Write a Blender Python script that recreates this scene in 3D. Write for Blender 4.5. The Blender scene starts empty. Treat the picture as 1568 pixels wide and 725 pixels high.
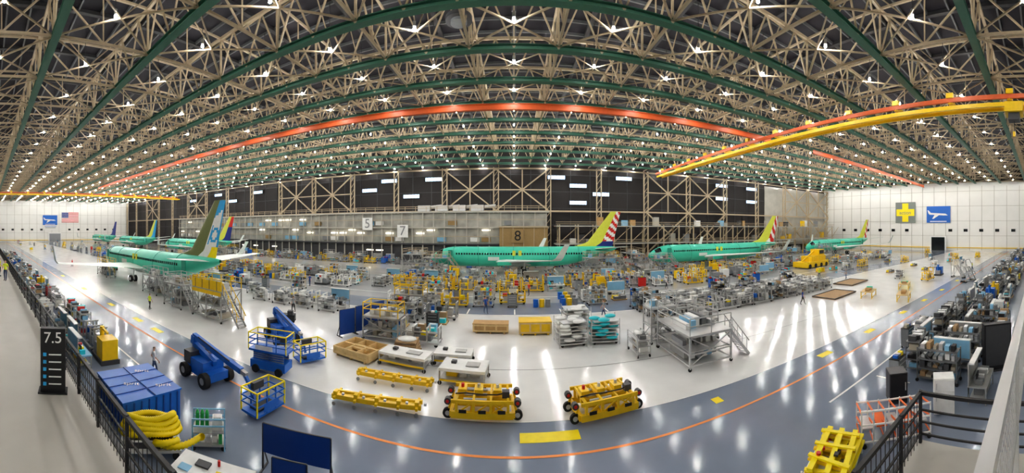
import bpy, math, random, bmesh
from mathutils import Vector, Matrix
random.seed(7)
sc=bpy.context.scene
COL=sc.collection
# ---------------------------------------------------------------- materials
MATS={}
def mat(n,c,rough=.5,metal=0.,e=0.,noise=.12,scale=3.,coat=0.,alpha=1.):
    m=bpy.data.materials.new(n); m.use_nodes=True; nt=m.node_tree; b=nt.nodes['Principled BSDF']
    b.inputs['Base Color'].default_value=(*c,1); b.inputs['Roughness'].default_value=rough; b.inputs['Metallic'].default_value=metal
    if coat: b.inputs['Coat Weight'].default_value=coat
    if e: b.inputs['Emission Color'].default_value=(*c,1); b.inputs['Emission Strength'].default_value=e
    if noise and not e:
        tc=nt.nodes.new('ShaderNodeTexCoord'); nz=nt.nodes.new('ShaderNodeTexNoise'); nz.inputs['Scale'].default_value=scale; nz.inputs['Detail'].default_value=3
        mx=nt.nodes.new('ShaderNodeMix'); mx.data_type='RGBA'
        mx.inputs[6].default_value=(*[v*(1-noise) for v in c],1); mx.inputs[7].default_value=(*[min(1,v*(1+noise)) for v in c],1)
        nt.links.new(tc.outputs['Object'],nz.inputs['Vector']); nt.links.new(nz.outputs['Fac'],mx.inputs[0]); nt.links.new(mx.outputs[2],b.inputs['Base Color'])
    MATS[n]=m; return m
mat('beige_steel',(.50,.405,.275),.5); mat('green_steel',(.055,.16,.11),.45); mat('roof_deck',(.028,.026,.034),.8)
mat('orange_steel',(.62,.12,.03),.45); mat('yellow_paint',(.85,.56,.01),.35); mat('yellow_bright',(.95,.74,.0),.45)
mat('blue_paint',(.01,.13,.52),.35); mat('blue_dark',(.008,.06,.30),.5); mat('black',(.012,.012,.014),.5); mat('rubber',(.02,.02,.02),.8)
mat('white_paint',(.80,.80,.78),.4); mat('grey_metal',(.42,.42,.41),.35,.4); mat('silver',(.60,.60,.60),.35,.5); mat('grey_paint',(.26,.27,.28),.5)
mat('dark_grey',(.06,.06,.065),.5); mat('wood',(.50,.31,.13),.7,noise=.25); mat('wood_pale',(.70,.52,.26),.7,noise=.2); mat('red',(.60,.02,.015),.4)
mat('orange',(.85,.16,.02),.5); mat('green_primer',(.06,.58,.41),.3,coat=.3,noise=.15,scale=.6); mat('green_seam',(.02,.30,.21),.5)
mat('olive',(.15,.17,.05),.4); mat('yellow_green',(.66,.70,.08),.35); mat('wing_grey',(.68,.74,.70),.35,noise=.08); mat('sky_blue',(.03,.36,.70),.35)
mat('navy',(.01,.03,.22),.4); mat('turquoise',(.03,.58,.66),.5); mat('plastic_wrap',(.80,.80,.78),.25); mat('glass_dark',(.01,.012,.015),.1,noise=0)
mat('concrete',(.46,.44,.40),.35,noise=.15,scale=.8); mat('wall_white',(.78,.77,.73),.6,noise=.05,scale=.3); mat('wall_dark',(.020,.016,.016),.6)
mat('facade_grey',(.46,.44,.39),.4,noise=.2,scale=.5); mat('facade_glass',(.44,.43,.39),.15,.1,noise=.55,scale=.35); mat('ochre',(.36,.24,.10),.5)
mat('window_glow',(.55,.74,1.),e=1.5); mat('lamp_glow',(1.,.98,.95),e=570.); mat('office_glow',(1.,.92,.75),e=3.)
mat('skin',(.60,.34,.23),.5); mat('hair',(.05,.03,.02),.8); mat('denim',(.05,.08,.16),.8); mat('shirt_white',(.75,.75,.75),.8); mat('vest',(.75,.85,.05),.7)
mat('grn_bottle',(.03,.40,.10),.4); mat('line_orange',(.85,.30,.08),.5); mat('cardboard',(.42,.28,.15),.8); mat('lt_blue',(.25,.50,.70),.5)
mat('banner_grey',(.22,.24,.22),.6); mat('banner_blue',(.01,.13,.50),.5); mat('hose_yellow',(.95,.70,.0),.4); mat('parts_tan',(.40,.36,.28),.6); mat('mid_grey',(.16,.165,.17),.5)
def floor_mat():
    m=bpy.data.materials.new('floor_epoxy'); m.use_nodes=True; nt=m.node_tree; b=nt.nodes['Principled BSDF']; N=nt.nodes.new; L=nt.links.new
    tc=N('ShaderNodeTexCoord'); sp=N('ShaderNodeSeparateXYZ'); L(tc.outputs['Object'],sp.inputs[0])
    dv=N('ShaderNodeMath'); dv.operation='DIVIDE'; dv.inputs[1].default_value=100; L(sp.outputs['Y'],dv.inputs[0])
    cr=N('ShaderNodeValToRGB'); cr.color_ramp.interpolation='CONSTANT'; L(dv.outputs[0],cr.inputs[0])
    W=(.80,.80,.79,1); B=(.235,.275,.355,1); G=(.52,.51,.48,1)
    el=cr.color_ramp.elements; el[0].position=0; el[0].color=B; el[1].position=.156; el[1].color=W
    for p,c in ((.346,B),(.40,(.42,.43,.44,1)),(.60,G),(.78,(.33,.33,.33,1))):
        e=el.new(p); e.color=c
    nz=N('ShaderNodeTexNoise'); nz.inputs['Scale'].default_value=.35; nz.inputs['Detail'].default_value=6; L(tc.outputs['Object'],nz.inputs['Vector'])
    mr=N('ShaderNodeMapRange'); mr.inputs[1].default_value=.3; mr.inputs[2].default_value=.7; mr.inputs[3].default_value=.90; mr.inputs[4].default_value=1.04; L(nz.outputs['Fac'],mr.inputs[0])
    mx=N('ShaderNodeMix'); mx.data_type='RGBA'; mx.blend_type='MULTIPLY'; mx.inputs[0].default_value=1; L(cr.outputs[0],mx.inputs[6]); L(mr.outputs[0],mx.inputs[7])
    L(mx.outputs[2],b.inputs['Base Color'])
    rr=N('ShaderNodeMapRange'); rr.inputs[3].default_value=.07; rr.inputs[4].default_value=.17; L(nz.outputs['Fac'],rr.inputs[0]); L(rr.outputs[0],b.inputs['Roughness'])
    b.inputs['Specular IOR Level'].default_value=.32
    MATS['floor_epoxy']=m
floor_mat()
# ---------------------------------------------------------------- mesh builder
class MB:
    def __init__(s): s.v=[]; s.f=[]; s.mi=[]; s.mn=[]; s.sm=[]
    def m(s,n):
        if n not in s.mn: s.mn.append(n)
        return s.mn.index(n)
    def add(s,vs,fs,m,smooth=False):
        o=len(s.v); s.v+= [tuple(v) for v in vs]; k=s.m(m)
        for f in fs: s.f.append([i+o for i in f]); s.mi.append(k); s.sm.append(smooth)
    def box(s,c,d,m,rz=0.):
        x,y,z=c; a,b,h=d[0]/2,d[1]/2,d[2]/2; cs,sn=math.cos(rz),math.sin(rz); vs=[]
        for dz in(-h,h):
            for dx,dy in((-a,-b),(a,-b),(a,b),(-a,b)): vs.append((x+dx*cs-dy*sn,y+dx*sn+dy*cs,z+dz))
        s.add(vs,[(3,2,1,0),(4,5,6,7),(0,1,5,4),(1,2,6,5),(2,3,7,6),(3,0,4,7)],m)
    def bar(s,p,q,w,m,h=None):
        p=Vector(p);q=Vector(q);d=q-p
        if d.length<1e-6:return
        d.normalize(); u=Vector((0,0,1)) if abs(d.z)<.95 else Vector((0,1,0)); a=d.cross(u).normalized(); b=a.cross(d).normalized(); h=h or w
        vs=[]
        for r in(p,q):
            for i,j in((-1,-1),(1,-1),(1,1),(-1,1)): vs.append(r+a*(i*w/2)+b*(j*h/2))
        s.add(vs,[(3,2,1,0),(4,5,6,7),(0,1,5,4),(1,2,6,5),(2,3,7,6),(3,0,4,7)],m)
    def cyl(s,p,q,r,m,n=12,r2=None):
        p=Vector(p);q=Vector(q);d=(q-p).normalized(); u=Vector((0,0,1)) if abs(d.z)<.95 else Vector((0,1,0)); a=d.cross(u).normalized(); b=a.cross(d)
        r2=r if r2 is None else r2; vs=[]
        for c,rr in((p,r),(q,r2)):
            for i in range(n):
                t=2*math.pi*i/n; vs.append(c+a*(math.cos(t)*rr)+b*(math.sin(t)*rr))
        s.add(vs,[(i,(i+1)%n,n+(i+1)%n,n+i) for i in range(n)],m,True)
        s.add(vs[:n],[tuple(range(n-1,-1,-1))],m); s.add(vs[n:],[tuple(range(n))],m)
    def tube(s,pts,r,m,n=8):
        P=[Vector(p) for p in pts]; rings=[]
        for i,p in enumerate(P):
            d=(P[min(i+1,len(P)-1)]-P[max(i-1,0)]).normalized(); u=Vector((0,0,1)) if abs(d.z)<.9 else Vector((0,1,0)); a=d.cross(u).normalized(); b=a.cross(d)
            rr=r[i] if isinstance(r,(list,tuple)) else r
            rings+=[p+a*(math.cos(2*math.pi*k/n)*rr)+b*(math.sin(2*math.pi*k/n)*rr) for k in range(n)]
        s.add(rings,[(i*n+k,i*n+(k+1)%n,(i+1)*n+(k+1)%n,(i+1)*n+k) for i in range(len(P)-1) for k in range(n)],m,True)
    def ball(s,c,r,m,n=8,sc=(1,1,1)):
        vs=[];fs=[]
        for i in range(n+1):
            ph=math.pi*i/n
            for k in range(2*n):
                t=math.pi*k/n; vs.append((c[0]+r*sc[0]*math.sin(ph)*math.cos(t),c[1]+r*sc[1]*math.sin(ph)*math.sin(t),c[2]+r*sc[2]*math.cos(ph)))
        for i in range(n):
            for k in range(2*n): fs.append((i*2*n+k,(i+1)*2*n+k,(i+1)*2*n+(k+1)%(2*n),i*2*n+(k+1)%(2*n)))
        s.add(vs,fs,m,True)
    def mesh(s,name):
        me=bpy.data.meshes.new(name); me.from_pydata(s.v,[],s.f)
        for n in s.mn: me.materials.append(MATS[n])
        me.polygons.foreach_set('material_index',s.mi); me.polygons.foreach_set('use_smooth',s.sm); me.update(); return me
    def obj(s,name,loc=(0,0,0),rz=0.): return put(s.mesh(name),name,loc,rz)
def put(me,name,loc,rz=0.,sc_=1.,parent=None):
    o=bpy.data.objects.new(name,me); o.location=loc; o.rotation_euler=(0,0,rz); o.scale=(sc_,)*3; COL.objects.link(o)
    if parent: o.parent=parent
    return o
def text(body,size,m,loc,rot,name,parent=None,ext=.01):
    c=bpy.data.curves.new(name,'FONT'); c.body=body; c.size=size; c.extrude=ext; c.align_x='CENTER'; c.align_y='CENTER'; c.materials.append(MATS[m])
    o=bpy.data.objects.new(name,c); o.location=loc; o.rotation_euler=rot; COL.objects.link(o)
    if parent: o.parent=parent
    return o
XL,XR,YB,YF,H=-221.,132.,100.,-9.,26.9
# ---------------------------------------------------------------- shell
def plane(name,m,vs):
    b=MB(); b.add(vs,[(0,1,2,3)],m); return b.obj(name)
plane('floor','floor_epoxy',[(XL,YF,0),(XR,YF,0),(XR,YB,0),(XL,YB,0)])
b=MB(); b.box(((XL+XR)/2,(YB+YF)/2,33.6),(XR-XL+1,YB-YF+1,.3),'roof_deck')
y=YF+1
while y<YB: b.box(((XL+XR)/2,y,33.3),(XR-XL,.18,.35),'mid_grey'); y+=2.6
x=XL+5
while x<XR: b.box((x,(YB+YF)/2,33.2),(.5,YB-YF,.4),'dark_grey'); x+=9
b.obj('ceiling')
b=MB(); b.box(((XL+XR)/2,YF-.2,16.7),(XR-XL,.4,33.4),'wall_white'); b.obj('wall_front')
for nm,x,sx in(('wall_left',XL,1),('wall_right',XR,-1)):
    b=MB(); b.box((x-sx*.2,(YB+YF)/2,13.9),(.4,YB-YF,27.8),'wall_white'); b.box((x-sx*.2,(YB+YF)/2,30.6),(.4,YB-YF,5.8),'wall_dark')
    yy=YF+3
    while yy<YB: b.box((x+sx*.06,yy,13),(.12,.16,26),'facade_grey'); yy+=5.
    for z in(6,12,18,24): b.box((x+sx*.05,(YB+YF)/2,z),(.1,YB-YF,.12),'facade_grey')
    for k in range(14):
        if 5<k<8: continue
        b.box((x+sx*.1,YF+14+k*6.4,8.2),(.12,1.6,1.1),'glass_dark')
    b.box((x+sx*.3,(YB+YF)/2,1.2),(.5,YB-YF,.3),'yellow_paint'); b.obj(nm)
b=MB(); b.box((XR-.75,42,2.9),(.3,7,5.8),'white_paint'); b.box((XR-.95,42,2.7),(.2,5.6,5.4),'glass_dark'); b.obj('door_1')
b=MB(); b.box((XL+.75,46,3.1),(.3,9,6.2),'white_paint'); b.box((XL+.95,46,2.8),(.2,7.6,5.4),'grey_paint'); b.obj('door_2')
b=MB(); b.box((XR-.45,56.7,15.7),(.1,9.2,8.8),'banner_grey'); b.box((XR-.55,56.7,15.7),(.08,2.8,7.8),'yellow_bright'); b.box((XR-.56,56.7,15.7),(.08,8.2,2.9),'yellow_bright')
o=b.obj('cross_banner'); text('action',2.2,'banner_grey',(XR-.66,56.7,15.6),(math.pi/2,0,-math.pi/2),'lettering',o)
def blue_banner(x,y,z,w,h,sx):
    b=MB(); b.box((x+sx*.4,y,z),(.1,w,h),'banner_blue')
    a=x+sx*.5
    def poly(pts):
        pts=[(a,y+p[0]*w*sx*-1,z+p[1]*h) for p in pts]
        n=(Vector(pts[1])-Vector(pts[0])).cross(Vector(pts[2])-Vector(pts[0]))
        if n.x*sx<0: pts=pts[::-1]
        b.add(pts,[tuple(range(len(pts)))],'white_paint')
    poly([(-.40,-.06),(-.30,.04),(.30,.10),(.42,.08),(.38,.0),(-.2,-.06)]); poly([(.30,.08),(.42,.26),(.46,.26),(.42,.06)]); poly([(-.05,-.02),(.20,-.26),(.26,-.26),(.14,.02)]); b.box((a,y,z-h*.42),(.02,w*.7,h*.05),'white_paint')
    return b.obj('airplane_banner')
blue_banner(XR,42,14.7,10.2,6.8,-1); blue_banner(XL,42.8,14.5,9.8,6.5,1)
b=MB(); b.box((XL+.4,43,9.4),(.1,10,3.),'wall_white'); b.box((XL+.5,43,9.4),(.05,7,.4),'grey_paint'); b.box((XL+.5,43,10.2),(.05,8,.25),'blue_paint'); b.obj('wall_poster')
b=MB(); fw,fh=11.8,6.6; fx=XL+.4
for i in range(13): b.box((fx,56.6,16.4+fh/2-(i+.5)*fh/13),(.1,fw,fh/13),'red' if i%2==0 else 'white_paint')
b.box((fx+.06,56.6-fw*.3,16.4+fh*.23),(.1,fw*.4,fh*.54),'navy')
for i in range(5):
    for j in range(6): b.box((fx+.13,56.6-fw*.47+j*fw*.068,16.4+fh*.04+i*fh*.1),(.04,.25,.25),'white_paint')
b.obj('national_flag')
b=MB(); b.box(((XL+XR)/2,YB+.2,16.7),(XR-XL,.4,33.4),'wall_dark')
x=XL+4
while x<XR: b.box((x,YB-.05,13.5),(.18,.1,27),'dark_grey'); x+=6.
for z in(10,15,20,25): b.box(((XL+XR)/2,YB-.05,z),(XR-XL,.1,.15),'dark_grey')
b.box((112,YB-.2,14),(40,.2,24),'facade_grey'); b.obj('wall_back')
n=0
for x,z in((-38.7,24),(-45.5,21.3),(-31.3,18.9),(-24.2,23.9),(-94.8,23.7),(12.6,24.2),(19.2,21.8),(33.7,24.5),(19.2,16.7),(26.3,19.4),(70.6,19.7),(84.8,24.2),(84.8,19.2),(70.6,24.4),(-110,21),(-120,24.4),(-140,23)):
    n+=1; b=MB(); b.box((x,YB-.5,z),(5.3,.2,1.3),'dark_grey'); b.box((x,YB-.62,z),(5.1,.1,1.05),'window_glow')
    for k in range(-2,3): b.box((x+k*1.0,YB-.69,z),(.08,.06,1.1),'dark_grey')
    b.obj('window_%d'%n)
b=MB()
cols=[XL+3+i*15.2 for i in range(24)]
for i,x in enumerate(cols):
    for dx in(-.7,.7): b.box((x+dx,97.6,13.4),(.3,.4,26.8),'beige_steel')
    for k in range(13): b.bar((x-.7,97.6,k*2),(x+.7,97.6,k*2+2),.14,'beige_steel')
    if i+1<len(cols):
        x2=cols[i+1]; b.bar((x,97.6,26.4),(x2,97.6,26.4),.4,'beige_steel'); b.bar((x,97.6,14),(x2,97.6,14),.45,'beige_steel')
        if i in(2,5,9,10,13,14,17,18,21,22):
            b.bar((x,97.4,14.2),(x2,97.4,26.2),.35,'beige_steel'); b.bar((x,97.4,26.2),(x2,97.4,14.2),.35,'beige_steel'); b.bar((x,97.4,20.2),(x2,97.4,20.2),.3,'beige_steel')
            b.bar(((x+x2)/2,97.4,14),((x+x2)/2,97.4,26),.3,'beige_steel')
        if i in(17,18,21,22): b.bar((x,97.4,1),(x2,97.4,14),.4,'beige_steel'); b.bar((x,97.4,14),(x2,97.4,1),.4,'beige_steel')
b.obj('wall_bracing_frame')
# ---------------------------------------------------------------- roof structure
GY=[-3.5,6.5,16.5,26.5,33.7,41,48.5,56,63.5,71,78.5,86,93.5]
LY=[1.5,11,20.3,29.5,37,44.5,52,59.5,67,74.5,82,89.5,97]
XN=[4.5+9*k for k in range(-25,15) if XL<4.5+9*k<XR]
ZB,ZT=27.1,32.2
b=MB(); b2=MB(); BS='beige_steel'
for gi,y in enumerate(GY):
    b2.bar((XL,y,ZB-.24),(XR,y,ZB-.24),.8,'green_steel',.08); b2.bar((XL,y,ZB+.0),(XR,y,ZB+.0),.12,'green_steel',.5); b2.bar((XL,y,ZB+.24),(XR,y,ZB+.24),.7,'green_steel',.08)
    b.bar((XL,y,ZT),(XR,y,ZT),.3,BS)
    for x in XN:
        b.bar((x,y,ZB),(x,y,ZT),.2,BS)
        b.bar((x,y,ZB),(x+2.25,y,ZT),.16,BS); b.bar((x,y,ZB),(x-2.25,y,ZT),.16,BS)
        b.bar((x+4.5,y,ZB),(x+2.25,y,ZT),.16,BS); b.bar((x-4.5,y,ZB),(x-2.25,y,ZT),.16,BS)
for x in XN:
    b.bar((x,YF,ZB+.3),(x,YB,ZB+.3),.24,BS); b.bar((x,YF,ZT),(x,YB,ZT),.22,BS)
    for i in range(len(GY)-1):
        y0,y1=GY[i],GY[i+1]; ym=(y0+y1)/2
        b.bar((x,y0,ZT),(x,ym,ZB+.3),.16,BS); b.bar((x,ym,ZB+.3),(x,y1,ZT),.16,BS); b.bar((x,ym,ZB+.3),(x,ym,ZT),.12,BS)
        if x+9<XR and i<6:
            w=.14 if i<4 else .1
            b.bar((x,y0,ZB+.25),(x+4.5,ym,ZB+.25),w,BS); b.bar((x+4.5,ym,ZB+.25),(x+9,y0,ZB+.25),w,BS)
            b.bar((x,y1,ZB+.25),(x+4.5,ym,ZB+.25),w,BS); b.bar((x+4.5,ym,ZB+.25),(x+9,y1,ZB+.25),w,BS)
            b.bar((x+4.5,ym,ZB+.25),(x+4.5,y0,ZT),.1,BS); b.bar((x+4.5,ym,ZB+.25),(x+4.5,y1,ZT),.1,BS)
b.obj('roof_truss'); b2.obj('roof_girder')
b=MB(); ico=[(0,0,-1),(.894,0,-.447),(.276,.851,-.447),(-.724,.526,-.447),(-.724,-.526,-.447),(.276,-.851,-.447),(.724,.526,.447),(-.276,.851,.447),(-.894,0,.447),(-.276,-.851,.447),(.724,-.526,.447),(0,0,1)]
icf=[(0,1,2),(0,2,3),(0,3,4),(0,4,5),(0,5,1),(1,10,6),(1,6,2),(2,6,7),(2,7,3),(3,7,8),(3,8,4),(4,8,9),(4,9,5),(5,9,10),(5,10,1),(6,11,7),(7,11,8),(8,11,9),(9,11,10),(10,11,6)]
icf=[tuple(reversed(f)) for f in icf]
k0=[9*k for k in range(-24,15)]
for y in LY:
    for x in k0:
        r=.15; b.add([(x+r*p[0],y+r*p[1],27.3+r*p[2]) for p in ico],icf,'lamp_glow',True)
        b.cyl((x,y,27.5),(x,y,28.0),.14,'grey_metal',6); b.bar((x,y,28),(x,y,32.2),.05,'dark_grey')
b.obj('ceiling_lamps')
b=MB(); b.cyl((0,0,0),(0,0,.35),1.3,'dark_grey',24); b.cyl((0,0,-.25),(0,0,0),.8,'grey_paint',20); b.cyl((0,0,.3),(0,0,3),.2,'dark_grey',8); b.obj('ceiling_vent',(-5.3,32,29))
# cranes
b=MB()
for x0,x1 in((-135,45),(58,128)):
    b.bar((x0,47,26.0),(x1,47,26.0),.12,'orange_steel',.8); b.bar((x0,47,25.6),(x1,47,25.6),.55,'orange_steel',.1); b.bar((x0,47,26.4),(x1,47,26.4),.4,'orange_steel',.1)
b.obj('crane_runway_beam')
for cx,y1 in((42,91),(-150,97)):
    b=MB()
    for dx in(-.8,.9):
        b.bar((cx+dx,1,24.3),(cx+dx,y1,24.3),.3,'yellow_paint',.5)
    b.bar((cx-1.1,1,25.15),(cx-1.1,y1,25.15),.3,'orange_steel',.55)
    yy=4; f=1
    while yy<y1:
        b.bar((cx-1.2,yy,24.8),(cx+1.2,yy,24.8),.2,'yellow_paint'); b.box((cx,yy,25.0),(2.2,.6,.5),'yellow_paint'); b.box((cx-1.2,yy,25.7),(.5,.9,.6),'yellow_paint')
        if yy+3.7<y1: b.bar((cx-.8,yy,24.4),(cx+.9,yy+3.7,24.4),.12,'yellow_paint'); b.bar((cx+.9,yy+3.7,24.4),(cx-.8,min(y1,yy+7.5),24.4),.12,'yellow_paint')
        yy+=7.5
    b.box((cx,3.5,23.9),(2.6,2.2,1.2),'yellow_paint'); b.box((cx,3.5,22.9),(1.6,1.4,.9),'dark_grey'); b.box((cx,1.2,24.6),(3,.6,1.6),'yellow_paint'); b.cyl((cx,3.5,20.9),(cx,3.5,22.6),.05,'black',6); b.box((cx,3.5,20.8),(.4,.3,.6),'yellow_paint')
    b.obj('bridge_crane')
# ---------------------------------------------------------------- mezzanine office building
b=MB(); b.box((-65.5,94.3,6.6),(149,5,13.2),'facade_glass')
b.box((-65.5,91.2,13.5),(150,1.4,.4),'facade_grey'); b.box((-65.5,91.2,9.2),(150,1.2,.35),'facade_grey'); b.box((-65.5,91.2,4.6),(150,1.4,.4),'dark_grey'); b.box((-65.5,91.6,2.2),(150,.3,4.4),'dark_grey')
x=-140
while x<=9.2: b.box((x,91.0,6.8),(.28,.3,13.4),'facade_grey'); x+=3.1
for z in(6.8,11.4,14.6,15.1): b.bar((-140,90.9,z),(9,90.9,z),.12,'beige_steel')
x=-139
while x<9:
    b.box((x,90.9,14.4),(.1,.1,1.4),'beige_steel')
    if random.random()<.6: b.box((x+1.2,91.5,random.choice((2.6,7.6,8.5,11.9))),(2.2,.3,.3),'office_glow')
    if random.random()<.5: b.box((x+1.2,91.5,random.choice((5.9,10.5))),(2.5,.3,1.2),random.choice(['white_paint','grey_paint','ochre','lt_blue']))
    x+=3.1
b.box((2.6,90.7,4.9),(13,1.2,9.4),'ochre'); b.box((2.6,90.5,9.4),(13.4,1.6,.4),'beige_steel')
for k in range(5): b.box((-3+k*2.8,90,5),(.15,.2,9),'beige_steel')
for k in range(4): b.box((-25+k*5,92,14.6),(3.5,2,1.6),'silver'); b.cyl((-23+k*5,92,14.9),(-20+k*5,92,15.2),.5,'silver',10)
o=b.obj('mezzanine_office')
for t,x,z in(('5',-42,10.3),('8',1,6.9),('7',-31,8.2)):
    s=MB(); s.box((x,90.2 if x<-5 else 89.7,z),(3.2,.12,3.6),'white_paint' if x<-5 else 'ochre'); q=s.obj('bay_number_sign'); text(t,3.8,'grey_paint' if x<-5 else 'black',(x,90.1 if x<-5 else 89.6,z),(math.pi/2,0,0),'lettering',q)
b=MB()
for x in range(12,124,5):
    b.box((x,92,5),(.3,.3,10),'beige_steel'); b.box((x,88,5),(.3,.3,10),'beige_steel'); b.bar((x,88,5.2),(x+5,88,9.6),.15,'beige_steel')
for z in(4.8,9.6):
    b.box((67,90,z),(112,4.6,.3),'facade_grey'); b.bar((11,87.8,z+1.1),(123,87.8,z+1.1),.12,'beige_steel'); b.bar((11,87.8,z+.6),(123,87.8,z+.6),.1,'beige_steel')
for i in range(60):
    x=12+i*1.83+random.random(); z=random.choice((0,4.95,9.75)); h=random.uniform(1,2.6); b.box((x,90.2,z+h/2),(1.6,1.2,h),random.choice(['grey_paint','facade_grey','yellow_paint','wood','white_paint','dark_grey','lt_blue']))
b.obj('steel_mezzanine')
# ---------------------------------------------------------------- floor markings
b=MB(); z=.012
def dec(x0,x1,y0,y1,m,zz=.012): b.add([(x0,y0,zz),(x1,y0,zz),(x1,y1,zz),(x0,y1,zz)],[(0,1,2,3)],m)
dec(XL,XR,13.1,13.24,'line_orange'); dec(-16,28,21.3,21.36,'mid_grey'); dec(XL,XR,15.55,15.62,'white_paint')
dec(.25,2.85,14.05,14.75,'yellow_bright')
for x,w in((-25.9,1.6),(-29.8,1.6),(-37,1.6),(-48,1.6),(19.2,1.3),(25.7,1.3),(33,1.3),(39.5,1.3),(47,1.3),(56,1.3),(10,.5),(-62,1.6)): dec(x-w/2,x+w/2,14.2,14.75,'yellow_bright')
for yy in(34.7,43.8): dec(-60,70,yy,yy+.15,'white_paint')
for i in range(26): dec(-60+i*5,-59.85+i*5,35,37.2,'white_paint')
for yy,x0,x1 in((9.7,-60,-18),(10.2,14,60)): dec(x0,x1,yy,yy+.12,'white_paint')
for x in(-40,-34,-28,18,24,30): dec(x,x+.12,7.5,9.7,'white_paint')
b.obj('floor_marking')
# ---------------------------------------------------------------- balcony
b=MB(); b.box(((XL+6.7)/2,(YF+2.6)/2,4.3),(6.7-XL,2.6-YF,.4),'concrete'); b.box(((XL+6.7)/2,2.66,4.25),(6.7-XL,.1,.55),'dark_grey')
x=-215
while x<6: b.box((x,2.2,2.05),(.3,.3,4.1),'dark_grey'); x+=8
b.obj('balcony_floor')
b=MB(); x=-220
def railpost(x,y): b.box((x,y,5.05),(.06,.06,1.1),'black')
while x<=6.7: railpost(x,2.5); x+=1.6
for z,w in((5.55,.07),(5.2,.035),(4.95,.035),(4.7,.035)):
    b.bar((XL,2.5,z),(6.6,2.5,z),w,'black'); b.bar((6.6,2.5,z),(6.6,-6,z),w,'black')
for k in range(6): railpost(6.6,2.5-k*1.6)
x=-60
while x<6.5: b.bar((x,2.5,4.55),(x,2.5,5.5),.012,'black'); x+=.16
b.obj('balcony_railing')
b=MB(); b.bar((.9,.22,8.05),(14,.22,8.05),.07,'silver'); b.bar((.9,.22,7.35),(14,.22,7.35),.04,'silver')
for k in range(8): b.bar((1+k*1.8,.22,4.5),(1+k*1.8,.22,8.05),.05,'silver')
x=1.
while x<6: b.bar((x,.22,7.35),(x,.22,8.0),.006,'silver'); x+=.08
z=7.4
while z<8: b.bar((1,.22,z),(6,.22,z),.006,'silver'); z+=.08
b.obj('guard_rail')
b=MB(); b.box((0,0,.88),(.68,.2,1.75),'black'); b.box((0,0,.02),(.8,.4,.04),'black')
for k in range(5): b.box((-.22,-.11,1.05-k*.2),(.09,.02,.09),'sky_blue'); b.box((.06,-.11,1.05-k*.2),(.34,.02,.03),'white_paint')
o=b.obj('location_sign',(-9.1,1.85,4.5),math.radians(74))
text('7.5',.42,'white_paint',(0,-.115,1.5),(math.pi/2,0,0),'lettering',o,.004)
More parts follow.
